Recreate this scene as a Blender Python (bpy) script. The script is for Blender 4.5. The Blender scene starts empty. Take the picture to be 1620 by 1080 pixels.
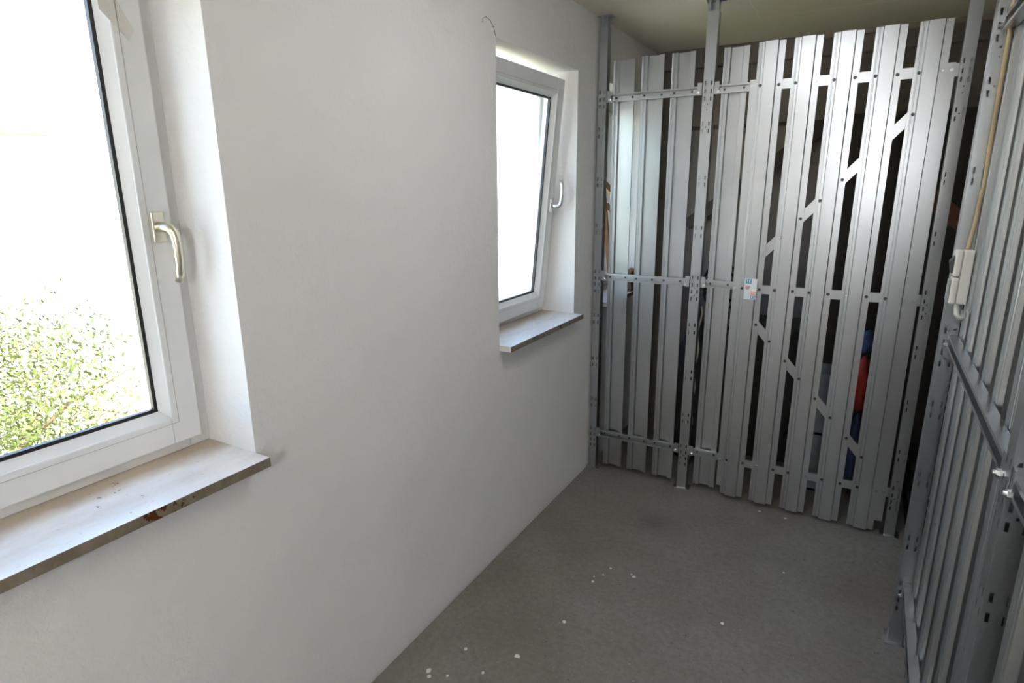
import bpy, bmesh, math, random
from mathutils import Vector, Matrix
random.seed(7)
D = bpy.data
SC = bpy.context.scene
COL = SC.collection

# ------------------------------------------------------------------ camera
cam_d = D.cameras.new('camera')
cam = D.objects.new('camera', cam_d)
COL.objects.link(cam)
cam_d.sensor_width = 36.0
cam_d.lens = 36.0 * 950.84 / 1620.0
cam_d.clip_start = 0.02
R_ = Vector((0.86839382, 0.49582498, -0.00705382))
U_ = Vector((-0.11728582, 0.21919561, 0.96860586))
F_ = Vector((-0.48180515, 0.84030404, -0.24850136))
m3 = Matrix((R_, U_, -F_)).transposed()
cam.matrix_world = Matrix.Translation((1.2915, -3.1608, 1.6579)) @ m3.to_4x4()
SC.camera = cam

# ------------------------------------------------------------------ sky, sun, exposure
SC.view_settings.view_transform = 'Standard'
SC.view_settings.look = 'None'
SC.view_settings.gamma = 1.0
SC.view_settings.use_curve_mapping = False
SC.view_settings.exposure = 4.0
WALL_FILL_POWER = 4.4         # unseen globe lamp added behind the camera for the gate highlights
FILL_LAMP_POWER = 0.56             # strength of the unseen fill lamp added on the ceiling
world = D.worlds.new('sky')
SC.world = world
world.use_nodes = True
wn = world.node_tree
bg = wn.nodes['Background']
sky = wn.nodes.new('ShaderNodeTexSky')
sky.sky_type = 'NISHITA'
sky.sun_disc = False
sky.sun_elevation = math.radians(48)
sky.sun_rotation = math.radians(72)
sky.air_density = 1.0
sky.dust_density = .6
sky.ozone_density = 1.0
wn.links.new(sky.outputs[0], bg.inputs[0])
bg.inputs[1].default_value = 0.135
sun_d = D.lights.new('sun', 'SUN')
sun_d.energy = 2.3
sun_d.angle = math.radians(0.6)
sun_d.color = (1.0, 0.95, 0.86)
sun = D.objects.new('sun', sun_d)
COL.objects.link(sun)
az, el = math.radians(18), math.radians(48)     # sun stands on the +x side, behind the building
sdir = Vector((math.cos(el) * math.cos(az), math.cos(el) * math.sin(az), math.sin(el)))
sun.rotation_euler = sdir.to_track_quat('Z', 'Y').to_euler()
sun.location = sdir * 20
SC.cycles.use_denoising = True
SC.cycles.max_bounces = 12
SC.cycles.diffuse_bounces = 8
SC.cycles.transparent_max_bounces = 16
SC.cycles.sample_clamp_indirect = 10.0
SC.cycles.caustics_reflective = True

# ------------------------------------------------------------------ materials
def mat(name):
    m = D.materials.new(name)
    m.use_nodes = True
    nt = m.node_tree
    return m, nt, nt.nodes['Principled BSDF']

def N(nt, t, **kw):
    n = nt.nodes.new(t)
    for k, v in kw.items():
        if k in ('op',): n.operation = v
        else: setattr(n, k, v)
    return n

def L(nt, a, b): nt.links.new(a, b)

def texco(nt, scale=(1, 1, 1), space='Object'):
    tc = N(nt, 'ShaderNodeTexCoord'); mp = N(nt, 'ShaderNodeMapping')
    mp.inputs['Scale'].default_value = scale
    L(nt, tc.outputs[space], mp.inputs[0])
    return mp.outputs[0]

def noise(nt, co, scale, detail=4, rough=.55):
    n = N(nt, 'ShaderNodeTexNoise')
    n.inputs['Scale'].default_value = scale
    n.inputs['Detail'].default_value = detail
    n.inputs['Roughness'].default_value = rough
    L(nt, co, n.inputs['Vector'])
    return n.outputs[0]

def ramp(nt, fac, stops):
    r = N(nt, 'ShaderNodeValToRGB')
    el_ = r.color_ramp.elements
    while len(el_) < len(stops): el_.new(.5)
    for e, (p, c) in zip(el_, stops):
        e.position = p
        e.color = (c[0], c[1], c[2], 1) if not isinstance(c, (int, float)) else (c, c, c, 1)
    L(nt, fac, r.inputs[0])
    return r.outputs[0]

def mixc(nt, fac, a, b):
    m = N(nt, 'ShaderNodeMix', data_type='RGBA')
    if isinstance(fac, float): m.inputs[0].default_value = fac
    else: L(nt, fac, m.inputs[0])
    for i, v in ((6, a), (7, b)):
        if isinstance(v, tuple): m.inputs[i].default_value = (*v, 1)
        else: L(nt, v, m.inputs[i])
    return m.outputs[2]

def mth(nt, op, a, b=None, c=None):
    m = N(nt, 'ShaderNodeMath', op=op)
    for i, v in enumerate((a, b, c)):
        if v is None: continue
        if isinstance(v, (int, float)): m.inputs[i].default_value = v
        else: L(nt, v, m.inputs[i])
    return m.outputs[0]

def bump(nt, bs, h, strength=.3, dist=.005):
    b = N(nt, 'ShaderNodeBump')
    b.inputs['Strength'].default_value = strength
    b.inputs['Distance'].default_value = dist
    L(nt, h, b.inputs['Height'])
    L(nt, b.outputs[0], bs.inputs['Normal'])

def plain(name, col, rough=.6, metal=0., var=.12, scale=6):
    m, nt, b = mat(name)
    n = noise(nt, texco(nt), scale)
    a = tuple(c * (1 - var) for c in col); c2 = tuple(min(1, c * (1 + var)) for c in col)
    L(nt, ramp(nt, n, [(.3, a), (.7, c2)]), b.inputs['Base Color'])
    b.inputs['Roughness'].default_value = rough
    b.inputs['Metallic'].default_value = metal
    return m

def m_plaster():
    m, nt, b = mat('white wall plaster')
    co = texco(nt)
    big = noise(nt, co, 1.3, 3); fine = noise(nt, co, 60, 5, .65); mid = noise(nt, co, 16, 4)
    c = ramp(nt, big, [(.3, (.77, .76, .745)), (.7, (.82, .81, .80))])
    spots = ramp(nt, noise(nt, co, 9, 6, .7), [(.735, 0.), (.80, .55)])
    c = mixc(nt, spots, c, (.45, .42, .37))
    L(nt, c, b.inputs['Base Color'])
    b.inputs['Roughness'].default_value = .75
    h = mth(nt, 'ADD', mth(nt, 'MULTIPLY', fine, .6), mid)
    bump(nt, b, h, .6, .007)
    return m

def m_ceiling():
    m, nt, b = mat('ceiling paint')
    co = texco(nt)
    c = ramp(nt, noise(nt, co, 1.7, 4), [(.3, (.78, .71, .59)), (.7, (.84, .77, .66))])
    # two pale hairline cracks
    sp = N(nt, 'ShaderNodeSeparateXYZ'); L(nt, co, sp.inputs[0])
    w = mth(nt, 'MULTIPLY', noise(nt, co, 9, 4), .05)
    d1 = mth(nt, 'ABSOLUTE', mth(nt, 'ADD', mth(nt, 'SUBTRACT', sp.outputs[1], .50), w))
    l1 = mth(nt, 'MULTIPLY', mth(nt, 'LESS_THAN', d1, .004), mth(nt, 'GREATER_THAN', sp.outputs[0], .71))
    d2 = mth(nt, 'ABSOLUTE', mth(nt, 'ADD', mth(nt, 'SUBTRACT', sp.outputs[0], .735), w))
    l2 = mth(nt, 'MULTIPLY', mth(nt, 'LESS_THAN', d2, .003), mth(nt, 'LESS_THAN', sp.outputs[1], .48))
    c = mixc(nt, mth(nt, 'MULTIPLY', mth(nt, 'MAXIMUM', l1, l2), .9), c, (.9, .88, .75))
    L(nt, c, b.inputs['Base Color'])
    b.inputs['Roughness'].default_value = .8
    bump(nt, b, noise(nt, co, 30, 5), .15, .004)
    return m

def m_floor():
    m, nt, b = mat('concrete floor')
    co = texco(nt)
    c = ramp(nt, noise(nt, co, 2.2, 6, .6), [(.28, (.17, .153, .13)), (.5, (.21, .195, .172)), (.75, (.245, .235, .22))])
    c = mixc(nt, ramp(nt, noise(nt, co, 40, 6, .75), [(.36, .45), (.58, 0.)]), c, (.11, .10, .085))
    c = mixc(nt, ramp(nt, noise(nt, co, 75, 3, .8), [(.63, 0.), (.68, .55)]), c, (.42, .41, .39))
    c = mixc(nt, ramp(nt, noise(nt, co, 24, 3, .8), [(.66, 0.), (.70, .75)]), c, (.06, .05, .042))
    # trodden dark patch in front of the middle post and rusty specks along the wall
    vd = N(nt, 'ShaderNodeVectorMath', operation='DISTANCE'); L(nt, co, vd.inputs[0]); vd.inputs[1].default_value = (.56, -.44, 0)
    pt = ramp(nt, mth(nt, 'ADD', vd.outputs['Value'], mth(nt, 'MULTIPLY', noise(nt, co, 14, 5, .7), .28)), [(.14, .55), (.30, 0.)])
    c = mixc(nt, pt, c, (.085, .075, .06))
    L(nt, c, b.inputs['Base Color'])
    b.inputs['Roughness'].default_value = .62
    bump(nt, b, noise(nt, co, 55, 5, .7), .25, .004)
    return m

def m_steel(name='galvanised steel', col=(.525, .55, .575), rough=.315):
    m, nt, b = mat(name)
    big = noise(nt, texco(nt, (3, 3, 1.2)), 1.6, 3)
    fine = noise(nt, texco(nt, (1, 1, .35)), 38, 3)
    c = ramp(nt, big, [(.3, tuple(x * .92 for x in col)), (.7, tuple(min(1, x * 1.06) for x in col))])
    c = mixc(nt, mth(nt, 'MULTIPLY', fine, .14), c, tuple(x * .72 for x in col))
    L(nt, c, b.inputs['Base Color'])
    b.inputs['Metallic'].default_value = 1.0
    L(nt, ramp(nt, big, [(.3, rough - .015), (.7, rough + .03)]), b.inputs['Roughness'])
    return m

def m_pvc():
    m, nt, b = mat('white window plastic')
    co = texco(nt)
    c = ramp(nt, noise(nt, co, 4, 4), [(.35, (.74, .74, .735)), (.7, (.79, .79, .785))])
    L(nt, c, b.inputs['Base Color']); b.inputs['Roughness'].default_value = .38
    return m

def m_marble(name, xs, rust, dirt=.5, dark=1.):
    # xs: back edge x and front edge x; rust: (y centre, half length) of the rust marks on the front edge
    m, nt, b = mat(name)
    geo = N(nt, 'ShaderNodeNewGeometry'); co = geo.outputs['Position']
    sc3 = N(nt, 'ShaderNodeMapping'); sc3.inputs['Scale'].default_value = (9, 3, 9); L(nt, co, sc3.inputs[0])
    sp = N(nt, 'ShaderNodeSeparateXYZ'); L(nt, co, sp.inputs[0])
    c = ramp(nt, noise(nt, sc3.outputs[0], 1.4, 6, .65), [(.3, (.74, .71, .68)), (.5, (.83, .815, .80)), (.7, (.87, .865, .87))])
    c = mixc(nt, ramp(nt, noise(nt, co, 70, 3, .8), [(.66 - .1 * dirt, 0.), (.76, dirt)]), c, (.36, .31, .26))
    c = mixc(nt, 1. - dark, c, (.40, .36, .31))
    # water stain creeping from the frame
    d = mth(nt, 'SUBTRACT', sp.outputs[0], xs[0])
    wob = mth(nt, 'MULTIPLY', noise(nt, co, 7, 4), .09)
    st = ramp(nt, mth(nt, 'SUBTRACT', d, wob), [(0., .75), (.06, 0.)])
    c = mixc(nt, st, c, (.42, .31, .20))
    blot = mth(nt, 'GREATER_THAN', noise(nt, co, 55, 3, .7), .67)
    near = mth(nt, 'LESS_THAN', mth(nt, 'ABSOLUTE', mth(nt, 'SUBTRACT', sp.outputs[1], rust[0] - .05)), rust[1] * .7)
    c = mixc(nt, mth(nt, 'MULTIPLY', mth(nt, 'MULTIPLY', blot, near), .75), c, (.20, .09, .045))
    # rough sawn front edge with rust; shade from the dark room is in its tone
    front = mth(nt, 'GREATER_THAN', sp.outputs[0], xs[1] - .0005)
    edge = ramp(nt, noise(nt, co, 22, 6, .7), [(.3, (.17, .135, .095)), (.7, (.28, .235, .18))])
    inr = mth(nt, 'LESS_THAN', mth(nt, 'ABSOLUTE', mth(nt, 'SUBTRACT', sp.outputs[1], rust[0])), rust[1])
    rs = mth(nt, 'MULTIPLY', mth(nt, 'GREATER_THAN', noise(nt, co, 38, 4, .65), .56), inr)
    edge = mixc(nt, rs, edge, (.10, .028, .012))
    c = mixc(nt, front, c, edge)
    L(nt, c, b.inputs['Base Color'])
    b.inputs['Roughness'].default_value = .24
    return m

def m_glass():
    m = D.materials.new('window glass'); m.use_nodes = True
    nt = m.node_tree; nt.nodes.clear()
    o = N(nt, 'ShaderNodeOutputMaterial'); mx = N(nt, 'ShaderNodeMixShader')
    t = N(nt, 'ShaderNodeBsdfTransparent'); t.inputs[0].default_value = (.95, .97, .96, 1)
    g = N(nt, 'ShaderNodeBsdfGlossy'); g.inputs['Roughness'].default_value = .01
    lw = N(nt, 'ShaderNodeLayerWeight'); lw.inputs[0].default_value = .25
    L(nt, mth(nt, 'MULTIPLY', lw.outputs[0], .5), mx.inputs[0])
    L(nt, t.outputs[0], mx.inputs[1]); L(nt, g.outputs[0], mx.inputs[2]); L(nt, mx.outputs[0], o.inputs[0])
    return m

def m_wood(name, a, b2, rough=.6):
    m, nt, b = mat(name)
    c = ramp(nt, noise(nt, texco(nt, (14, 14, 2)), 2, 6, .6), [(.3, a), (.7, b2)])
    L(nt, c, b.inputs['Base Color']); b.inputs['Roughness'].default_value = rough
    return m

def m_leaf():
    m, nt, b = mat('leaf green')
    oi = noise(nt, texco(nt), 1.8, 3)
    c = ramp(nt, oi, [(.3, (.045, .065, .012)), (.55, (.10, .115, .022)), (.75, (.22, .18, .05))])
    L(nt, c, b.inputs['Base Color']); b.inputs['Roughness'].default_value = .6
    return m

def m_roof():
    m, nt, b = mat('roof tile')
    co = texco(nt)
    c = ramp(nt, noise(nt, co, 3, 5), [(.3, (.30, .24, .23)), (.7, (.42, .34, .32))])
    L(nt, c, b.inputs['Base Color']); b.inputs['Roughness'].default_value = .8
    return m

PLASTER, CEIL, FLOOR = m_plaster(), m_ceiling(), m_floor()
STEEL = m_steel()
STEEL2 = m_steel('galvanised post steel', (.50, .525, .55), .335)
BOLT = plain('dark screw steel', (.10, .10, .105), .45, 1.0)
ZINC = plain('bright zinc', (.78, .79, .80), .25, 1.0)
PVC, GLASS = m_pvc(), m_glass()
GASKET = plain('black rubber gasket', (.012, .012, .014), .5)
HANDLE_M = plain('champagne anodised aluminium', (.72, .66, .54), .33, 1.0, .04)
HANDLE_W = plain('satin silver handle', (.78, .78, .76), .32, 1.0, .04)
SILL1 = m_marble('stained marble one', (-.187, .057), (-2.50, .066))
SILL2 = m_marble('stained marble two', (-.187, .057), (-.50, .04), .9, .84)
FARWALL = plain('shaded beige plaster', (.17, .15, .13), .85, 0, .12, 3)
BOXM = plain('grey beige plastic', (.62, .59, .54), .45, 0, .04)
CABLE = plain('aged cream cable', (.36, .27, .16), .5, 0, .15, 8)
FLECK = plain('white plaster fleck', (.78, .76, .72), .8)
WOOD_O = m_wood('orange pine', (.42, .20, .08), (.58, .32, .15))
WOOD_D = m_wood('dark stained timber', (.020, .016, .012), (.045, .034, .025))
WOOD_R = m_wood('red brown timber', (.13, .05, .022), (.20, .085, .04))
BLACK = plain('black cloth', (.012, .012, .014), .8)
RED = plain('red fabric', (.42, .03, .025), .8)
BLUE = plain('blue fabric', (.05, .08, .17), .8)
CRATE = plain('grey plastic crate', (.22, .24, .27), .5)
ROPE = plain('pale rope', (.40, .36, .29), .9)
STICKW = plain('white sticker paper', (.78, .79, .79), .5, 0, .02)
TEAL = plain('teal print', (.03, .33, .36), .5, 0, .02)
PRED = plain('red print', (.52, .13, .16), .5, 0, .05, 300)
PORANGE = plain('orange print', (.75, .30, .16), .5, 0, .05, 300)
PBLUE = plain('blue print', (.10, .32, .45), .5, 0, .15, 300)
HOUSE = plain('cream house render', (.78, .72, .60), .85, 0, .06, 1.5)
WHITEB = plain('white painted board', (.80, .80, .78), .6, 0, .04)
PANE = plain('blue grey pane', (.12, .14, .16), .25)
ROOF, LEAF = m_roof(), m_leaf()
BARK = plain('bark brown', (.16, .10, .06), .9)
GRASS = plain('meadow grass', (.30, .30, .15), .9, 0, .25, 2)
DARKP = plain('dark grey panel', (.06, .06, .058), .7)
TAPE = plain('old adhesive tape', (.55, .57, .59), .42, .95, .03)
SOFFITM = plain('tan batten paint', (.30, .24, .19), .8)

# ------------------------------------------------------------------ mesh helpers
def root_loc(o):
    v = Vector((0, 0, 0))
    while o is not None:
        v += o.location; o = o.parent
    return v

IDT = lambda p: Vector(p)

class MB:
    """collects shapes (world coordinates, through an optional transform) and links them as ONE mesh object"""
    def __init__(s, T=None):
        s.v, s.f, s.T = [], [], (T or IDT)
    def add(s, vs, fs):
        b = len(s.v)
        s.v += [s.T(p) for p in vs]
        s.f += [tuple(b + i for i in f) for f in fs]
        return s
    def box(s, a, b):
        x0, y0, z0 = a; x1, y1, z1 = b
        return s.add([(x0, y0, z0), (x1, y0, z0), (x1, y1, z0), (x0, y1, z0), (x0, y0, z1), (x1, y0, z1), (x1, y1, z1), (x0, y1, z1)],
                     [(0, 3, 2, 1), (4, 5, 6, 7), (0, 1, 5, 4), (1, 2, 6, 5), (2, 3, 7, 6), (3, 0, 4, 7)])
    def hexa(s, c):   # eight corners, bottom ring then top ring
        return s.add(c, [(0, 3, 2, 1), (4, 5, 6, 7), (0, 1, 5, 4), (1, 2, 6, 5), (2, 3, 7, 6), (3, 0, 4, 7)])
    def strip(s, prof, z0, z1):   # open profile in (x, y) drawn up along z, as a sheet
        n = len(prof)
        return s.add([(x, y, z0) for x, y in prof] + [(x, y, z1) for x, y in prof],
                     [(i, i + 1, n + i + 1, n + i) for i in range(n - 1)])
    def sweep(s, prof, p0, p1, axes):   # open profile (a, b) carried from p0 to p1
        A, B = axes; n = len(prof)
        vs = [tuple(Vector(p0) + A * a + B * b) for a, b in prof] + [tuple(Vector(p1) + A * a + B * b) for a, b in prof]
        return s.add(vs, [(i, i + 1, n + i + 1, n + i) for i in range(n - 1)])
    def prism(s, pts, d):  # closed polygon pts (3d) pushed by vector d
        n = len(pts); d = Vector(d)
        vs = [tuple(p) for p in pts] + [tuple(Vector(p) + d) for p in pts]
        fs = [tuple(range(n))[::-1], tuple(range(n, 2 * n))] + [(i, (i + 1) % n, n + (i + 1) % n, n + i) for i in range(n)]
        return s.add(vs, fs)
    def cyl(s, p, axis, r, h, n=10, r2=None):
        p = Vector(p); ax = Vector(axis).normalized(); r2 = r if r2 is None else r2
        e = ax.orthogonal().normalized(); g = ax.cross(e)
        ring = lambda q, rr: [tuple(q + (e * math.cos(2 * math.pi * k / n) + g * math.sin(2 * math.pi * k / n)) * rr) for k in range(n)]
        return s.add(ring(p, r) + ring(p + ax * h, r2),
                     [tuple(range(n))[::-1], tuple(range(n, 2 * n))] + [(i, (i + 1) % n, n + (i + 1) % n, n + i) for i in range(n)])
    def tube(s, pts, r, n=8, flat=1.0):
        pts = [Vector(p) for p in pts]; vs = []; fs = []
        rs = r if isinstance(r, (list, tuple)) else [r] * len(pts)
        e = None
        for i, p in enumerate(pts):
            t = (pts[min(i + 1, len(pts) - 1)] - pts[max(i - 1, 0)]).normalized()
            e = t.orthogonal().normalized() if e is None else (e - t * e.dot(t)).normalized()
            g = t.cross(e)
            for k in range(n):
                a = 2 * math.pi * k / n
                vs.append(tuple(p + (e * math.cos(a) + g * math.sin(a) * flat) * rs[i]))
        for i in range(len(pts) - 1):
            for k in range(n):
                fs.append((i * n + k, i * n + (k + 1) % n, (i + 1) * n + (k + 1) % n, (i + 1) * n + k))
        fs += [tuple(range(n))[::-1], tuple(range((len(pts) - 1) * n, len(pts) * n))]
        return s.add(vs, fs)
    def build(s, name, m, parent=None, bevel=0., solid=0., smooth=False, seg=2):
        me = D.meshes.new(name)
        off = root_loc(parent) if parent is not None else Vector((0, 0, 0))
        me.from_pydata([tuple(v - off) for v in s.v], [], s.f)
        me.update()
        if solid == 0.:
            bm = bmesh.new(); bm.from_mesh(me)
            bmesh.ops.recalc_face_normals(bm, faces=bm.faces)
            bm.to_mesh(me); bm.free()
        me.materials.append(m)
        if smooth:
            for p in me.polygons: p.use_smooth = True
        o = D.objects.new(name, me)
        COL.objects.link(o)
        if parent is not None: o.parent = parent
        if solid:
            md = o.modifiers.new('sheet', 'SOLIDIFY'); md.thickness = solid; md.offset = 0
        if bevel:
            md = o.modifiers.new('bevel', 'BEVEL'); md.width = bevel; md.segments = seg; md.limit_method = 'ANGLE'
        return o

def thing(name, label, cat, loc=(0, 0, 0), group=None):
    o = D.objects.new(name, None); COL.objects.link(o)
    o.location = loc; o.empty_display_size = .1
    o['label'] = label; o['category'] = cat
    if group: o['group'] = group
    return o

def tag(o, label, cat, group=None):
    o['label'] = label; o['category'] = cat
    if group: o['group'] = group
    return o

def structure(o, label=None):
    o['kind'] = 'structure'
    if label: o['label'] = label
    return o

# ------------------------------------------------------------------ the room shell
H = 2.5
YB, YF = -4.9, 1.08          # back wall behind the camera, far wall
XR = 3.4                     # right outer wall
WT = .28                     # outer wall thickness
ZS, ZT = .998, 2.21          # window opening: sill top, lintel
WINS = [(-3.03, -2.246), (-1.017, -.236), (.125, .80)]

w = MB()
ys = [YB - WT]
for a, b in WINS: ys += [a, b]
ys += [YF + .2]
for i in range(0, len(ys), 2): w.box((-WT, ys[i], -.3), (0, ys[i + 1], H + .25))
for a, b in WINS:
    w.box((-WT, a, -.3), (0, b, ZS - .025)); w.box((-WT, a, ZT), (0, b, H + .25))
structure(w.build('wall_left', PLASTER), 'white rough plaster wall with three windows')
structure(MB().box((.005, YB - WT, -.3), (XR + WT, YF + .2, 0)).build('floor', FLOOR), 'worn grey brown concrete floor with white specks')
structure(MB().box((-WT, YB - WT, H), (XR + WT, YF + .2, H + .25)).build('ceiling', CEIL), 'painted concrete ceiling with pale hairline cracks')
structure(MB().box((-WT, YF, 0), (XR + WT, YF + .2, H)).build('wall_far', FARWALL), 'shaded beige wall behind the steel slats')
structure(MB().box((-WT, YB - WT, 0), (XR + WT, YB, H)).build('wall_back', PLASTER))
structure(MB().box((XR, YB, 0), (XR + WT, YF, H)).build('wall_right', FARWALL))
structure(MB().box((1.66, -3.35, 0), (XR, -3.23, H)).build('wall_light_block', PLASTER))  # unseen wall added to keep lamp light out of the right compartment
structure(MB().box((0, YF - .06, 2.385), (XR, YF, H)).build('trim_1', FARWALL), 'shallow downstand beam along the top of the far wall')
structure(MB().box((.97, YF - .085, 2.472), (2.2, YF - .06, H)).build('trim_2', SOFFITM), 'tan batten under the ceiling at the far wall')
structure(MB().box((.25, YF - .02, 2.012), (1.02, YF, 2.035)).build('trim_3', WOOD_D), 'thin dark rail fixed across the far wall')

# ------------------------------------------------------------------ windows
def ring(mb, y0, y1, z0, z1, wd, x0, x1, T=None):
    mb.box((x0, y0, z0), (x1, y0 + wd, z1)); mb.box((x0, y1 - wd, z0), (x1, y1, z1))
    mb.box((x0, y0 + wd, z0), (x1, y1 - wd, z0 + wd)); mb.box((x0, y0 + wd, z1 - wd), (x1, y1 - wd, z1))

def bead_ring(mb, y0, y1, z0, z1, xi, xo, wd):
    # sloping glazing bead: inner room edge at xi, falling back to xo at the glass
    def quad(a, b, c, d): mb.add([a, b, c, d], [(0, 1, 2, 3)])
    O = [(xi, y0, z0), (xi, y1, z0), (xi, y1, z1), (xi, y0, z1)]
    I = [(xo, y0 + wd, z0 + wd), (xo, y1 - wd, z0 + wd), (xo, y1 - wd, z1 - wd), (xo, y0 + wd, z1 - wd)]
    B = [(xo, y0, z0), (xo, y1, z0), (xo, y1, z1), (xo, y0, z1)]
    vs = O + I + B
    fs = []
    for i in range(4):
        j = (i + 1) % 4
        fs += [(i, j, 4 + j, 4 + i), (4 + i, 4 + j, 8 + j, 8 + i), (8 + i, 8 + j, j, i)]
    mb.add(vs, fs)

def window(n, y0, y1, tilt=0., handle='down', hm=None, sill_m=None, label=None, hz=1.575, sill_over=(.0, .0), sill_label=None, G=IDT, ZS=ZS, ZT=ZT):
    root = D.objects.new('window_%d' % n, None); COL.objects.link(root); root.location = G((-.2, (y0 + y1) / 2, ZS))
    structure(root, label)
    f = MB(G); ring(f, y0, y1, ZS, ZT, .055, -.255, -.187)
    f.build('frame', PVC, root, bevel=.003)
    piv = Vector((-.20, 0, ZS + .035)); R = Matrix.Rotation(math.radians(tilt), 3, 'Y')
    T = lambda p: G(piv + R @ (Vector(p) - piv))
    s0, s1, sz0, sz1 = y0 + .035, y1 - .035, ZS + .03, ZT - .035
    s = MB(T); ring(s, s0, s1, sz0, sz1, .072, -.235, -.163)
    sash = s.build('sash', PVC, root, bevel=.004)
    g0, g1, gz0, gz1 = s0 + .072, s1 - .072, sz0 + .072, sz1 - .072
    b = MB(T); bead_ring(b, g0 - .001, g1 + .001, gz0 - .001, gz1 + .001, -.166, -.186, .020)
    b.build('glazing_bead', PVC, sash)
    k = MB(T); ring(k, g0 + .014, g1 - .014, gz0 + .014, gz1 - .014, .0135, -.200, -.1865)
    k.build('gasket', GASKET, sash)
    p = MB(T); p.box((-.215, g0 + .005, gz0 + .005), (-.196, g1 - .005, gz1 - .005))
    p.build('pane', GLASS, sash)
    gr = MB(T)      # fine grey line painting the groove's shade where the bead clips in
    ring(gr, g0 - .017, g1 + .017, gz0 - .017, gz1 + .017, .0012, -.164, -.1622)
    gr.build('groove_shade_line', plain('groove shade', (.45, .44, .43), .7), sash)
    # handle on the stile nearer the far wall
    hy = s1 - .036
    hx = -.163
    hnd = MB(T)
    sg = -1 if handle == 'down' else 1
    pts = [(hx + .008, hy, hz), (hx + .030, hy, hz), (hx + .043, hy + .004, hz + sg * .002), (hx + .051, hy + .008, hz + sg * .014),
           (hx + .053, hy + .010, hz + sg * .04), (hx + .052, hy + .010, hz + sg * .08), (hx + .047, hy + .011, hz + sg * .108), (hx + .037, hy + .012, hz + sg * .128)]
    hnd.tube(pts, [.0125, .012, .0125, .012, .0105, .010, .0098, .0095], 12)
    h = hnd.build('handle', hm, root, smooth=True, bevel=0)
    bp = MB(T); bp.box((hx - .001, hy - .0155, hz - .036), (hx + .009, hy + .0155, hz + .036))
    bp.build('base_plate', hm, h, bevel=.004)
    so = MB(G); so.prism([(-.255, y0 + .001, ZS), (.057, y0 + .001, ZS), (.057, y1 - .001, ZS), (-.255, y1 - .001, ZS)], (0, 0, -.0245))
    sl = so.build('window_sill', sill_m, root)
    sl.data.update()
    if sill_label: sl['label'] = sill_label
    return root, sash, T

w1, sash1, _ = window(1, *WINS[0], 0., 'down', HANDLE_M, SILL1, 'large white framed window nearest the camera, closed', 1.572, sill_label='cream marble sill with brown stains and rust marks on its front edge')
w2, sash2, T2 = window(2, *WINS[1], 5.6, 'up', HANDLE_W, SILL2, 'white framed window tilted open at its top', 1.572, sill_label='grey veined marble sill with sawn brown front edge')
w3, _, _ = window(3, *WINS[2], 0., 'down', HANDLE_W, SILL2, 'white framed window seen behind the steel slats')
# remains of adhesive tape on the first window's sash
tp = MB(); tp.prism([(-.1628, -2.372, 2.03), (-.1628, -2.318, 1.978), (-.1628, -2.303, 2.0), (-.1628, -2.335, 2.06), (-.1628, -2.372, 2.06)], (.0006, 0, 0))
tp.build('tape_residue', plain('brownish tape residue', (.70, .66, .62), .7), sash1)

# ------------------------------------------------------------------ steel partition parts
SLOT_Z = [2.135, 2.098, 2.065, 1.951, 1.916, 1.697, 1.664, 1.451, 1.411, 1.197, 1.158, 1.124, 1.086, .946, .905, .689, .651, .441, .401, .254, .217, .182, .148]
HOLE_Z = [2.04, 2.014, 1.935, 1.143, 1.104, .29, .20]

def perforated(mb, u0, u1, z0, z1, place, slots=True):
    """flat sheet in (u, z) with real slot holes; place(u, z) gives the point"""
    wd = u1 - u0
    a, b = u0 + wd * .22, u0 + wd * .78
    us = sorted({u0, u1, a - .0032, a + .0032, b - .0032, b + .0032, (u0 + u1) / 2 - .0025, (u0 + u1) / 2 + .0025})
    zs = {z0, z1}; holes = []
    for z in SLOT_Z:
        if z0 + .02 < z < z1 - .02:
            zs |= {z - .0095, z + .0095}
            holes += [(a, z, .0032, .0095), (b, z, .0032, .0095)]
    for z in HOLE_Z:
        if z0 + .02 < z < z1 - .02:
            zs |= {z - .0028, z + .0028}
            holes.append(((u0 + u1) / 2, z, .0025, .0028))
    zs = sorted(zs)
    vs = [place(u, z) for z in zs for u in us]; nu = len(us); fs = []
    for j in range(len(zs) - 1):
        for i in range(nu - 1):
            uc, zc = (us[i] + us[i + 1]) / 2, (zs[j] + zs[j + 1]) / 2
            if any(abs(uc - hu) < hw and abs(zc - hz) < hh for hu, hz, hw, hh in holes): continue
            fs.append((j * nu + i, j * nu + i + 1, (j + 1) * nu + i + 1, (j + 1) * nu + i))
    mb.add(vs, fs)

def post(root, T, x0, x1, d=.045, ztop=2.448, head=True):
    p = MB(T)
    perforated(p, x0, x1, .004, ztop, lambda u, z: (u, 0, z))
    perforated(p, 0, d, .004, ztop, lambda u, z: (x0, u, z))
    perforated(p, 0, d, .004, ztop, lambda u, z: (x1, u, z))
    p.strip([(x0, d), (x0 + .012, d)], .004, ztop); p.strip([(x1, d), (x1 - .012, d)], .004, ztop)
    o = p.build('post', STEEL2, root, solid=.0016)
    f = MB(T); f.box((x0 - .016, -.012, .0), (x1 + .02, d + .008, .004))
    f.build('foot_plate', STEEL2, o)
    if head:
        e = .003
        h = MB(T)
        h.strip([(x0 + e + .007, e), (x0 + e, e), (x0 + e, d - e), (x1 - e, d - e), (x1 - e, e), (x1 - e - .007, e)], ztop - .12, H - .004)
        h.build('telescopic_head', STEEL2, o, solid=.0014)
        t = MB(T); t.box((x0 - .012, -.006, H - .005), (x1 + .02, d + .006, H - .0005))
        t.cyl((x0 + .012, -.002, H - .014), (0, 0, 1), .006, .010, 6)
        t.build('head_plate', STEEL2, o)
    return o

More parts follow.
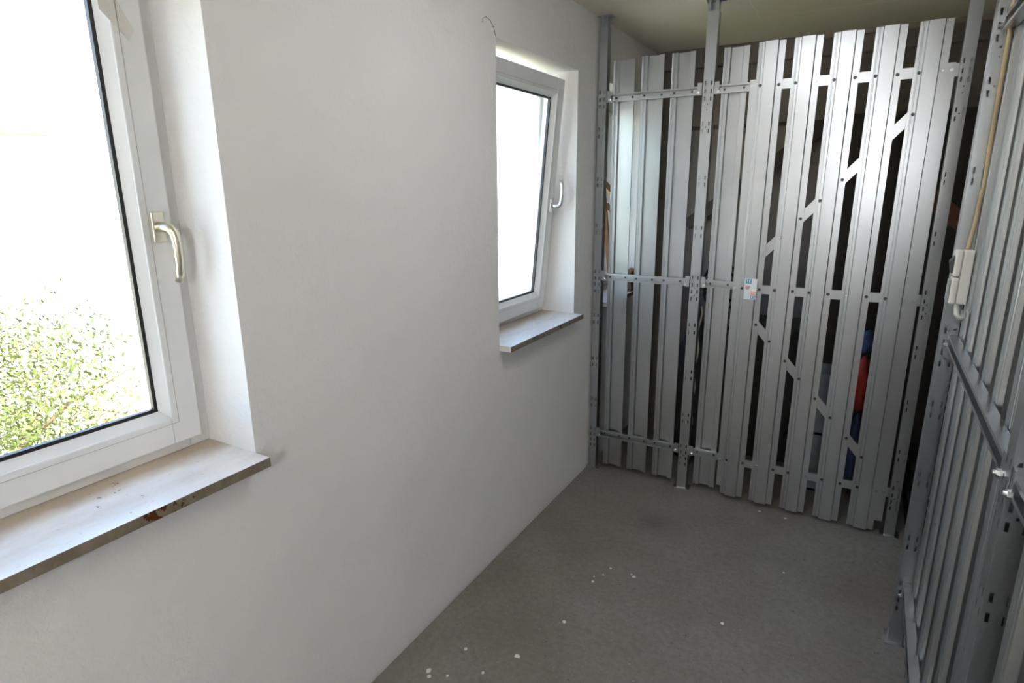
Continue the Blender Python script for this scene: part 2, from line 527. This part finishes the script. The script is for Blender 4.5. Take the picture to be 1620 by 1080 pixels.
def slat_profile(x, y, sgn, w=.113):
    """hat section: flanges at y, web pushed by sgn * 15 mm, ends folded away from the web"""
    lip = .007
    return [(x, y - sgn * lip), (x, y), (x + .010, y), (x + .0115, y + sgn * .0018), (x + .0145, y + sgn * .0018), (x + .016, y), (x + .0265, y),
            (x + .0305, y + sgn * .015), (x + w - .0305, y + sgn * .015), (x + w - .0265, y),
            (x + w, y), (x + w, y - sgn * lip)]

def slat(root, T, x, y, sgn, z0, z1, lean=0., name='slat'):
    pr = slat_profile(x, y, sgn); n = len(pr)
    m = MB(T)
    m.add([(a - lean / 2, b, z0) for a, b in pr] + [(a + lean / 2, b, z1) for a, b in pr], [(i, i + 1, n + i + 1, n + i) for i in range(n - 1)])
    return m.build(name, STEEL, root, solid=.0012)

def screw(parent, T, x, y, z, r=.0070, m=None):
    s = MB(T); s.cyl((x, y + .002, z), (0, -1, 0), r, .007, 8, r * .75)
    return s.build('screw', m or BOLT, parent)

RH = .019
def rail(root, T, x0, x1, z, dz=0., y0=0., deep=.018, name='rail', T_screws=(), y1=None):
    """open C rail facing the viewer: web at the back, two flanges with folded lips"""
    z2 = z + dz
    y1 = y0 if y1 is None else y1
    pr = [(0, -RH + .008), (0, -RH), (deep, -RH), (deep, RH), (0, RH), (0, RH - .008)]
    m = MB(T)
    vs = [(x0, y0 + a, z + b) for a, b in pr] + [(x1, y1 + a, z2 + b) for a, b in pr]
    n = len(pr)
    m.add(vs, [(i, i + 1, n + i + 1, n + i) for i in range(n - 1)])
    o = m.build(name, STEEL, root, solid=.0014)
    for xs in T_screws:
        screw(o, T, xs, y0 + (y1 - y0) * (xs - x0) / (x1 - x0) + deep - .002, z + dz * (xs - x0) / (x1 - x0) + random.uniform(-.002, .002), .0058)
    return o

def end_bracket(o, T, x0, x1, z, bolt_x, bolt_z, yo=0.):
    T0 = T
    T = lambda p: T0((p[0], p[1] + yo, p[2]))
    b = MB(T)
    b.box((x0, -.0035, z - .022), (x1, -.0012, z + .034))
    b.box((x0 if bolt_x > (x0 + x1) / 2 else x1 - .003, -.0035, z - .022), (x0 + .003 if bolt_x > (x0 + x1) / 2 else x1, .02, z + .034))
    b.build('end_bracket', STEEL2, o)
    c = MB(T); c.cyl((bolt_x, -.001, bolt_z), (0, -1, 0), .0085, .008, 6)
    c.cyl((bolt_x, -.008, bolt_z), (0, -1, 0), .0045, .006, 8)
    c.build('bolt', ZINC, o)

# ------------------------------------------------------------------ fixed partition at the far end (left bay)
I3 = IDT
fp = thing('slat_partition', 'fixed galvanised steel slat partition bay between window wall and slatted gate', 'partition', (.3, 0, 0))
post(fp, I3, .014, .056)
post(fp, I3, .552, .602)
SL = (.094, .244, .396, .637)
for z, hasz in ((2.104, 0), (1.170, 0), (.231, 0)):
    sc = [x + o for x in SL[:3] for o in (.012, .100)]
    r1 = rail(fp, I3, .058, .551, z, .0, T_screws=sc)
    end_bracket(r1, I3, .058, .082, z, .079, z - .010)
    end_bracket(r1, I3, .526, .551, z, .530, z - .010)
    r2 = rail(fp, I3, .603, .763, z, .0, T_screws=[SL[3] + .012, SL[3] + .100])
    end_bracket(r2, I3, .603, .628, z, .624, z - .010)
for i, x in enumerate(SL):
    slat(fp, I3, x, .0205, 1, .034 + random.uniform(-.004, .004), 2.288 + random.uniform(-.004, .004), lean=-.012 if i < 3 else 0)

# ------------------------------------------------------------------ slatted gate
gate = thing('slatted_gate', 'galvanised steel gate of five slats with diagonal braces and small white sticker', 'gate', (1.15, 0, 0))
GX = (.790, .940, 1.093, 1.249, 1.404)
GW = .113
GRZ = (2.104, 1.160, .226)
gslats = []
for i, x in enumerate(GX):
    s = slat(gate, I3, x, -.004, -1, .028 - .003 * i, 2.288 + .002 * i, lean=.004)
    gslats.append(s)
    for z in GRZ:
        for o in (.0205, GW - .012):
            if i == 0 and o < .05 and z > 2: pass
            screw(s, I3, x + o, -.006, z + random.uniform(-.002, .002), .0076, BOLT if random.random() < .75 else ZINC)
for z in GRZ:
    m = MB()
    pr = [(.016, -.021), (.0, -.021), (.0, .021), (.018, .021), (.018, .015)]
    vs = [(.768, a, z + b) for a, b in pr] + [(1.545, a, z + b) for a, b in pr]
    m.add(vs, [(i, i + 1, 6 + i, 5 + i) for i in range(4)])
    m.build('rail', STEEL, gate, solid=.0016)
def brace(a, b):
    a, b = Vector(a), Vector(b); d = (b - a).normalized(); nrm = Vector((-d.z, 0, d.x)) * .0205
    m = MB()
    pts = [a - nrm, b - nrm, b + nrm, a + nrm]
    m.prism([(p.x, .0010, p.z) for p in pts], (0, .003, 0))
    return m.build('diagonal_brace', STEEL, gate)
br = [((.80, 0, 1.232), (1.47, 0, 1.993)), ((.80, 0, 1.083), (1.47, 0, .331))]
for (a, b) in br:
    o = brace(a, b)
    for i, x in enumerate(GX):
        for off in (.0205, GW - .012):
            xx = x + off
            if i == 0 and off < .05 or i == 4 and off > .05: continue
            screw(gslats[i], I3, xx, -.006, a[2] + (b[2] - a[2]) * (xx - a[0]) / (b[0] - a[0]), .0074, BOLT if random.random() < .7 else ZINC)
# side stiles of the gate
for x0, x1 in ((.766, .796), (1.512, 1.547)):
    m = MB(); m.strip([(x0, .018), (x0, -.002), (x1, -.002), (x1, .018)], .07, 2.132)
    st = m.build('stile', STEEL, gate, solid=.0016)
    for z in GRZ:
        xm = x0 + .009 if x0 < 1 else x1 - .012
        MB().cyl((xm, -.002, z), (0, -1, 0), .007, .006, 8).build('bolt', ZINC, st)
for z in GRZ: MB().box((1.548, .004, z - .025), (1.560, .012, z + .025)).build('latch_plate', STEEL2, gate)
# sticker on the first slat's web
YW = -.0198
sk = MB(); sk.box((.824, YW - .0005, 1.110), (.881, YW, 1.213)); sticker = sk.build('sticker', STICKW, gate)
sticker['label'] = 'small white sticker with teal logo and red, orange and blue prints'
def prints(name, m, rects):
    q = MB()
    for x0, x1, z0, z1 in rects: q.box((.824 + x0, YW - .0009, 1.110 + z0), (.824 + x1, YW - .0004, 1.110 + z1))
    return q.build(name, m, sticker)
prints('logo', TEAL, [(.004, .031, .078, .100)])
q = MB()
for x0, x1, z0, z1 in [(.008, .016, .094, .097), (.0107, .0133, .082, .094), (.019, .0215, .083, .096), (.0215, .027, .0935, .0965), (.0215, .027, .0825, .0855)]:
    q.box((.824 + x0, YW - .0013, 1.110 + z0), (.824 + x1, YW - .0008, 1.110 + z1))
q.build('logo_letters', STICKW, sticker)
prints('red_print', PRED, [(.005, .026, .062, .066), (.005, .026, .056, .060), (.007, .022, .050, .054)])
prints('orange_print', PORANGE, [(.031, .054, .036, .040), (.031, .054, .030, .034), (.031, .052, .024, .028)])
prints('blue_print', PBLUE, [(.031, .054, .017, .020), (.031, .034, .003, .017), (.051, .054, .003, .017), (.031, .054, .003, .006), (.039, .047, .008, .014)])
tq = MB(); tq.box((.826, YW - .0004, 1.628), (.874, YW, 1.682)); tq.build('tape_patch', TAPE, gate)

# latch post right of the gate
lp = thing('latch_post', 'galvanised steel post right of the slatted gate with rows of slots', 'post', (1.58, 0, 0))
post(lp, I3, 1.562, 1.606, ztop=2.448)

# ------------------------------------------------------------------ right hand partition
TR = lambda p: Vector((1.56 + p[1], -.813 - p[0], p[2]))
rp = thing('slat_partition', 'long galvanised steel slat partition along the right side with switch box', 'partition', (1.58, -2, 0))
post(rp, TR, -.050, 0, d=.044)
post(rp, TR, 1.078, 1.128, d=.044)
post(rp, TR, 2.21, 2.26, d=.044)
for bay, (xa, xb) in enumerate(((.001, 1.077), (1.129, 2.209))):
    xs = [xa + .038 + .1675 * k for k in range(6)]
    for z, dz in ((2.104, .0), (1.165, .0), (.226, .0)):
        sc = [x + o for x in xs for o in (.012, .100)]
        ya, yb = (.020, .003) if bay == 0 else (.004, .004)
        dp = .026
        r_ = rail(rp, TR, xa, xb, z, dz, deep=dp, y0=ya, y1=yb, T_screws=sc)
        end_bracket(r_, TR, xa, xa + .022, z, xa + .018, z - .010, yo=ya)
        end_bracket(r_, TR, xb - .022, xb, z, xb - .018, z - .010, yo=yb)
    for x in xs:
        slat(rp, TR, x, ya + (yb - ya) * (x + .056 - xa) / (xb - xa) + .0302, 1, .034 + random.uniform(-.006, .004), 2.288 + random.uniform(-.004, .004), lean=random.uniform(-.004, .004))

# ------------------------------------------------------------------ switch and socket box with its cable
sb = thing('switch_box', 'beige surface mounted switch and socket box on the right post', 'switch box', (1.58, -.813, 1.293))
def rbox(mb, a, b): mb.box(a, b)
b = MB(); b.box((1.5765, -.869, 1.293), (1.604, -.8145, 1.461)); body = b.build('housing', BOXM, sb, bevel=.005, seg=3)
b = MB(); b.box((1.5565, -.869, 1.379), (1.576, -.8145, 1.461)); up = b.build('switch_cover', BOXM, sb, bevel=.006, seg=3)
b = MB(); b.box((1.5565, -.869, 1.293), (1.576, -.8145, 1.3765)); lo = b.build('socket_cover', BOXM, sb, bevel=.006, seg=3)
b = MB(); b.hexa([(1.552, -.862, 1.388), (1.562, -.862, 1.388), (1.562, -.825, 1.388), (1.552, -.825, 1.388), (1.545, -.862, 1.425), (1.562, -.862, 1.450), (1.562, -.825, 1.450), (1.545, -.825, 1.425)])
b.build('rocker', DARKP, sb, bevel=.002)
b = MB(); b.box((1.5505, -.865, 1.300), (1.5563, -.822, 1.368)); b.build('socket_lid', plain('translucent grey lid', (.28, .30, .29), .3), sb, bevel=.002)
MB().box((1.6055, -.985, 1.285), (1.6070, -.8145, 2.062)).build('mounting_plate', STEEL2, rp)
cb = MB()
cb.tube([(1.587, -.830, 1.456), (1.589, -.829, 1.468), (1.595, -.829, 1.549), (1.598, -.8285, 1.626), (1.600, -.8285, 1.659), (1.598, -.828, 1.732), (1.5965, -.828, 1.832), (1.596, -.828, 1.914), (1.595, -.828, 2.022), (1.5955, -.828, 2.075), (1.591, -.828, 2.105), (1.5885, -.828, 2.123), (1.592, -.828, 2.145), (1.595, -.828, 2.17), (1.596, -.828, 2.30), (1.596, -.828, 2.497)], .0064, 8)
tag(cb.build('power_cable', CABLE, None, smooth=True), 'old cream cable running down the right post into switch box', 'cable')
cb = MB()
cb.tube([(1.583, -.845, 1.30), (1.583, -.850, 1.280), (1.585, -.856, 1.262), (1.592, -.858, 1.251), (1.600, -.853, 1.249), (1.604, -.845, 1.256), (1.606, -.835, 1.27)], .0075, 8)
tag(cb.build('cable_conduit', BOXM, None, smooth=True), 'short grey hose curling from the bottom of the switch box', 'hose')

# ------------------------------------------------------------------ plaster flecks on the floor
FL_MID = ('white plaster fleck in the scattered cluster in the middle of the floor', 'flecks in the middle cluster')
FL_LEFT = ('white plaster fleck near the foot of the left wall, at bottom', 'flecks near the left wall')
fl = [(.497, -.901, 8, FL_MID), (.484, -.96, 6, FL_MID), (.455, -.991, 6, FL_MID), (.463, -1.027, 9, FL_MID), (.593, -.899, 6, FL_MID), (.607, -.908, 10, FL_MID),
      (.461, -1.314, 12, ('single white plaster fleck between the middle cluster and the bottom flecks', None)),
      (1.003, -1.019, 11, ('lone white plaster fleck on the right half of the floor', None)),
      (.203, -1.623, 10, FL_LEFT), (.217, -1.759, 8, FL_LEFT), (.145, -1.773, 16, FL_LEFT), (.163, -1.793, 10, FL_LEFT),
      (.385, -1.56, 17, ('largest white plaster fleck, right of the flecks by the left wall', None)),
      (.318, -1.686, 9, ('small white plaster fleck below the largest fleck at the bottom', None)),
      (1.003, -.06, 9, ('white plaster fleck just below the second slat of the gate', None)),
      (1.129, -.07, 8, ('white plaster fleck just below the third slat of the gate', None)),
      (1.175, -.559, 6, ('tiny white plaster fleck midway between gate and lone fleck', None))]
for x, y, r, (lab, grp) in fl:
    r *= .00075; n = 7; a0 = random.random() * 6
    pts = [(x + math.cos(a0 + k * 6.283 / n) * r * random.uniform(.6, 1.15), y + math.sin(a0 + k * 6.283 / n) * r * random.uniform(.6, 1.15), .0003) for k in range(n)]
    m = MB(); m.prism(pts, (0, 0, .0022))
    tag(m.build('plaster_fleck', FLECK), lab, 'fleck', grp)

# thin wire sticking out of the wall above the second window
wi = MB(); wi.tube([(.001, -1.020, 2.216), (.010, -1.045, 2.235), (.012, -1.075, 2.257), (.010, -1.100, 2.262), (.008, -1.118, 2.255), (.009, -1.122, 2.240)], .0009, 6)
tag(wi.build('loose_wire', DARKP), 'thin dark wire sticking out above the tilted window', 'wire')

# flush opal ceiling lamp, unseen, added as fill for the left wall
FILL_LAMP = (.95, -1.50)
pd = thing('ceiling_fill_lamp', 'unseen round ceiling lamp added as fill light', 'lamp', (FILL_LAMP[0], FILL_LAMP[1], H))
gm = D.materials.new('fill lamp glow'); gm.use_nodes = True
gb = gm.node_tree.nodes['Principled BSDF']
gb.inputs['Base Color'].default_value = (.9, .9, .88, 1)
gb.inputs['Emission Color'].default_value = (.985, .99, 1.0, 1)
gb.inputs['Emission Strength'].default_value = FILL_LAMP_POWER
gm2 = gm.copy(); gm2.node_tree.nodes['Principled BSDF'].inputs['Emission Strength'].default_value = WALL_FILL_POWER
g_ = MB(); prof = [k / 8 * math.pi / 2 for k in range(9)]
g_.tube([(FILL_LAMP[0], FILL_LAMP[1], H - .03 - .09 * math.sin(a)) for a in prof], [max(.004, .30 * math.cos(a)) for a in prof], 24)
g_.build('globe', gm, pd, smooth=True)
MB().cyl((FILL_LAMP[0], FILL_LAMP[1], H - .031), (0, 0, 1), .315, .03, 28).build('base_ring', PVC, pd)

WL = (1.62, YB + .22, 1.90)  # unseen lamp added to put highlights on the gate
wl = thing('wall_fill_lamp', 'unseen globe lamp added on the end wall to light the gate', 'lamp', (WL[0], YB, WL[2]))
g_ = MB(); prof = [(-.5 + k / 14) * math.pi for k in range(15)]
g_.tube([(WL[0], WL[1], WL[2] + .14 * math.sin(a)) for a in prof], [max(.004, .14 * math.cos(a)) for a in prof], 24)
g_.build('globe', gm2, wl, smooth=True)
MB().cyl((WL[0], YB + .001, WL[2]), (0, 1, 0), .06, .085, 16, .04).build('bracket', PVC, wl)

# ------------------------------------------------------------------ things stored behind the slats
pl = MB()
a, b2 = Vector((.26, 1.02, 1.40)), Vector((1.085, 1.02, 2.036)); d = (b2 - a).normalized(); nn = Vector((-d.z, 0, d.x)) * .038
pl.prism([tuple(p) for p in (a - nn, b2 - nn, b2 + nn, a + nn)], (0, .035, 0))
tag(pl.build('sloping_plank', WOOD_D), 'dark sloping plank against the far wall behind the gate', 'plank')

cb_ = thing('tall_cabinet', 'tall dark wooden cabinet standing behind the right half of the gate', 'cabinet', (1.5, .85, 0))
MB().box((1.10, .66, .02), (1.78, 1.015, 2.02)).build('body', WOOD_D, cb_)
for x0 in (1.085, 1.435):
    dd = MB().box((x0, .635, .06), (x0 + .34, .658, 1.99)).build('door', WOOD_D, cb_, bevel=.003)
    MB().cyl((x0 + (.31 if x0 < 1.2 else .03), .635, 1.05), (0, -1, 0), .012, .02, 10).build('knob', DARKP, dd)
lw = thing('low_chest', 'low dark brown chest behind the middle of the steel slats', 'chest', (.85, .8, 0))
MB().box((.66, .62, .0), (1.06, 1.04, .80)).build('body', WOOD_D, lw, bevel=.004)
MB().box((.645, .60, .80), (1.07, 1.05, .83)).build('lid', WOOD_D, lw, bevel=.004)

ld = thing('wooden_ladder', 'small orange pine ladder leaning in front of the hidden window', 'ladder', (.05, .30, .998))
for y0 in (.215, .43):
    MB().hexa([(.035, y0, .999), (.035, y0 + .024, .999), (.060, y0 + .024, .999), (.060, y0, .999), (-.055, y0, 1.70), (-.055, y0 + .024, 1.70), (-.030, y0 + .024, 1.70), (-.030, y0, 1.70)]).build('side_rail', WOOD_O, ld)
for k in range(5):
    z = 1.10 + k * .125; x = .035 - (z - .999) * .128 + .012
    MB().hexa([(x - .010, .239, z + .05), (x - .010, .43, z - .02), (x + .010, .43, z - .02), (x + .010, .239, z + .05), (x - .010, .239, z + .09), (x - .010, .43, z + .02), (x + .010, .43, z + .02), (x + .010, .239, z + .09)]).build('rung', WOOD_O, ld)
bl = MB(); bl.hexa([(-.02, .56, .999), (.05, .56, .999), (.05, .70, .999), (-.02, .70, .999), (.0, .57, 1.12), (.04, .57, 1.12), (.04, .66, 1.14), (.0, .66, 1.14)])
tag(bl.build('wood_block', WOOD_R, bevel=.004), 'reddish brown wood block on the hidden window sill', 'wood block')

# black sack with a pale rope hanging over it
bm = bmesh.new(); bmesh.ops.create_icosphere(bm, subdivisions=3, radius=1)
for v in bm.verts:
    p = v.co; k = 1 + .10 * math.sin(7 * p.x + 3 * p.z) + .07 * math.sin(11 * p.y - 5 * p.z)
    v.co = Vector((p.x * .15 * k, p.y * .14 * k, (p.z * .5 + .5) * 1.02)) 
    if p.z > .7: v.co.x *= .45; v.co.y *= .45
    if p.z < -.8: v.co.z = max(v.co.z, 0.0)
me = D.meshes.new('black_sack'); bm.to_mesh(me); bm.free(); me.materials.append(BLACK)
for p in me.polygons: p.use_smooth = True
sk_ = D.objects.new('black_sack', me); COL.objects.link(sk_); sk_.location = (.52, .34, .001)
tag(sk_, 'tall black sack behind the middle steel post', 'sack')
rp_ = MB(); pts = []
for k in range(26):
    t = k / 25; pts.append((.585 + .008 * math.sin(k * 1.1) - .02 * t, .155 + .010 * math.cos(k * 1.3), 1.02 - t * .90 if t < .98 else .012))
rp_.tube(pts, .006, 6)
tag(rp_.build('pale_rope', ROPE, smooth=True), 'pale knotted rope hanging right of the middle steel post', 'rope')
ca = MB(); pts = []
for k in range(60):
    t = k / 59; a = t * 6.283 * 2.5; pts.append((.66 + .0 * t + .09 * math.cos(a), .23 + .03 * t, 1.16 + .10 * math.sin(a) - .1 * t))
ca.tube(pts, .007, 6)
for_hook = ca.build('hose_coil', BLACK, smooth=True)
tag(for_hook, 'black hose loop hanging behind the slats beside the gate', 'hose')

cr = thing('grey_crate', 'grey plastic crate behind the gate, lower of two', 'crate', (1.27, .40, 0), 'crates behind the gate')
def crate(root, x0, x1, y0, y1, z0, z1):
    m = MB(); t = .012
    m.box((x0, y0, z0), (x1, y1, z0 + t)); m.box((x0, y0, z0), (x0 + t, y1, z1)); m.box((x1 - t, y0, z0), (x1, y1, z1)); m.box((x0, y0, z0), (x1, y0 + t, z1)); m.box((x0, y1 - t, z0), (x1, y1, z1))
    bb = m.build('body', CRATE, root)
    MB().box((x0 - .01, y0 - .01, z1 - .03), (x1 + .01, y0, z1)).build('rim', CRATE, root)
crate(cr, 1.12, 1.31, .32, .56, .002, .33)
cr2 = thing('grey_crate', 'grey plastic crate behind the gate, upper of two', 'crate', (1.27, .40, .332), 'crates behind the gate')
crate(cr2, 1.13, 1.30, .33, .55, .332, .68)
# bundled clothes hanging at the right end of the gate
def lump(name, m, c, r, label, seed):
    bm = bmesh.new(); bmesh.ops.create_icosphere(bm, subdivisions=3, radius=1)
    for v in bm.verts:
        p = v.co; k = 1 + .18 * math.sin(5 * p.x + seed) * math.cos(6 * p.z + seed) + .10 * math.sin(13 * p.z + 4 * p.y)
        v.co = Vector((p.x * r[0] * k, p.y * r[1] * k, p.z * r[2]))
    me = D.meshes.new(name); bm.to_mesh(me); bm.free(); me.materials.append(m)
    for p in me.polygons: p.use_smooth = True
    o = D.objects.new(name, me); COL.objects.link(o); o.location = c
    return tag(o, label, 'clothing')
lump('blue_cloth', BLUE, (1.395, .40, .235), (.042, .10, .232), 'dark blue bundled cloth under the red one behind the gate', 1.)
lump('red_cloth', RED, (1.395, .40, .632), (.045, .10, .155), 'red bundled cloth seen through the last gap of the gate', 2.)
lump('navy_cloth', BLUE, (1.395, .40, .86), (.04, .08, .065), 'small navy cloth on top of the red bundle', 3.)

# beam, board and steps seen in the gap right of the gate
bw = MB(); a, b2 = Vector((1.50, .60, 1.66)), Vector((2.10, .60, 1.16)); d = (b2 - a).normalized(); nn = Vector((-d.z, 0, d.x)) * .042
bw.prism([tuple(p) for p in (a - nn, b2 - nn, b2 + nn, a + nn)], (0, .05, 0))
tag(bw.build('brown_beam', WOOD_R), 'red brown timber beam sloping in the gap right of the gate', 'beam')
bd = thing('dark_door_leaf', 'dark grey panelled door leaf leaning behind the latch post', 'door leaf', (2.1, .95, 0))
MB().box((1.79, .97, .002), (2.55, 1.005, 2.10)).build('leaf', DARKP, bd)
for z0, z1 in ((.15, .95), (1.10, 1.98)):
    MB().box((1.90, .960, z0), (2.44, .969, z1)).build('panel', DARKP, bd, bevel=.004)
ps = thing('plank_stack', 'stack of dark planks on the floor right of the gate', 'planks', (1.85, .3, 0))
for k in range(5):
    MB().box((1.66 + .01 * (k % 2), .12 + .05 * k, .002 + k * .058), (2.25, .60, .002 + k * .058 + .036)).build('plank', WOOD_D, ps)
    if k < 4:
        for xx in (1.72, 2.1): MB().box((xx, .34, .038 + k * .058), (xx + .06, .56, .060 + k * .058)).build('spacer', WOOD_D, ps)

# ------------------------------------------------------------------ outdoors
GZ = -3.0
structure(MB().box((-60, -60, GZ - .3), (60, 60, GZ)).build('ground', GRASS), 'sunlit grass outside the windows')
structure(MB().box((-WT, YB - WT, GZ), (XR + WT, YF + .2, -.3)).build('trim_4', HOUSE))
structure(MB().box((-20, -40, GZ), (20, YB - WT - .5, GZ + .02)).build('trim_5', plain('pale paving', (.50, .47, .42), .9)), 'unseen pale paving added outside to bounce light')  # unseen bright ground added as a light bounce
nh = thing('neighbour_house', 'sunlit cream house seen through the nearest window', 'house', (-10, 2, GZ))
MB().box((-16, -9, GZ), (-8.6, 1.0, 2.35)).build('wall', HOUSE, nh)
MB().prism([(-8.1, -9.4, 2.42), (-12.3, -9.4, 4.9), (-16.5, -9.4, 2.42)], (0, 10.5, 0)).build('roof', ROOF, nh)
gt = MB(); gt.tube([(-8.08, -9.4, 2.40), (-8.08, 1.05, 2.40)], .06, 8); gt.build('gutter', plain('weathered gutter', (.19, .16, .11), .6), nh)
VERGE = plain('dark verge board', (.13, .125, .16), .7)
gh = thing('gabled_house', 'paler gabled house behind the cream house outside the nearest window', 'house', (-16, 6, GZ))
MB().prism([(-12.4, 1.35, GZ), (-12.4, 12, GZ), (-12.4, 12, 2.07), (-12.4, 6, 6.14), (-12.4, 1.35, 2.98)], (-7.6, 0, 0)).build('wall', HOUSE, gh)
MB().prism([(-12.39, 1.3, 2.95), (-12.39, 6, 6.14), (-12.39, 12.4, 1.80), (-12.39, 12.4, 1.92), (-12.39, 6, 6.28), (-12.39, 1.3, 3.07)], (-8, 0, 0)).build('roof', ROOF, gh)
MB().prism([(-12.388, 1.3, 2.97), (-12.388, 6, 6.16), (-12.388, 6, 6.23), (-12.388, 1.3, 3.04)], (.03, 0, 0)).build('verge_board', VERGE, gh)
MB().prism([(-12.388, 12.4, 1.82), (-12.388, 6, 6.16), (-12.388, 6, 6.23), (-12.388, 12.4, 1.89)], (.03, 0, 0)).build('verge_board', VERGE, gh)
for (y0, y1, z0, z1) in ((2.9, 4.1, -1.65, -.65), (6.2, 7.4, -1.65, -.65)):
    f = MB(); f.box((-12.4, y0, z0), (-12.34, y1, z1)); f = f.build('window', WHITEB, gh)
    for j in range(2):
        for k in range(2):
            yy = y0 + .06 + j * (y1 - y0 - .06) / 2; zz = z0 + .06 + k * (z1 - z0 - .06) / 2
            MB().box((-12.339, yy, zz), (-12.33, yy + (y1 - y0) / 2 - .09, zz + (z1 - z0) / 2 - .09)).build('pane', PANE, f)

def tree(cx, cy, top, rad, n, label, seed):
    random.seed(seed)
    root = thing('garden_tree', label, 'tree', (cx, cy, GZ))
    tr = MB(); tr.tube([(cx, cy, GZ), (cx + .05, cy, GZ + 1.2), (cx - .03, cy + .08, top - rad * .9)], [.11, .08, .03], 8)
    for k in range(9):
        a = random.random() * 6.28; l = rad * random.uniform(.5, .9)
        z = random.uniform(GZ + 1.1, top - rad * .8)
        tr.tube([(cx, cy, z), (cx + math.cos(a) * l * .5, cy + math.sin(a) * l * .5, z + l * .45), (cx + math.cos(a) * l, cy + math.sin(a) * l, z + l * .7)], [.03, .02, .008], 5)
    tr.build('trunk', BARK, root)
    lf = MB(); cz = top - rad
    cl = [(Vector((random.gauss(0, .42), random.gauss(0, .42), random.gauss(0, .42)))) for _ in range(26)]
    for k in range(n):
        c = random.choice(cl); p = Vector((cx, cy, cz)) + (c + Vector((random.gauss(0, .16), random.gauss(0, .16), random.gauss(0, .16)))) * rad
        a = Vector((random.gauss(0, 1), random.gauss(0, 1), random.gauss(0, 1))).normalized(); b = a.orthogonal().normalized()
        s = random.uniform(.015, .034)
        lf.add([tuple(p - a * s), tuple(p + b * s * .45), tuple(p + a * s), tuple(p - b * s * .45)], [(0, 1, 2, 3)])
    me = D.meshes.new('foliage'); off = Vector((cx, cy, GZ)); me.from_pydata([tuple(v - off) for v in lf.v], [], lf.f); me.materials.append(LEAF)
    o = D.objects.new('foliage', me); COL.objects.link(o); o.parent = root; o['kind'] = 'stuff'
tree(-5.2, -1.05, .55, 1.35, 17000, 'leafy yellow green garden tree below the nearest window', 3)
tree(-6.3, 2.2, -.75, .9, 6000, 'lower loose shrub right of the garden tree', 4)
random.seed(11)
fc = thing('white_board_fence', 'pale fence of upright white boards seen through the tilted window', 'fence', (-2.4, 3.2, GZ))
for k in range(12):
    MB().box((-2.45 - .02 * (k % 2), 1.6 + k * .30, GZ), (-2.41 - .02 * (k % 2), 1.885 + k * .30, 1.12)).build('board', WHITEB, fc)
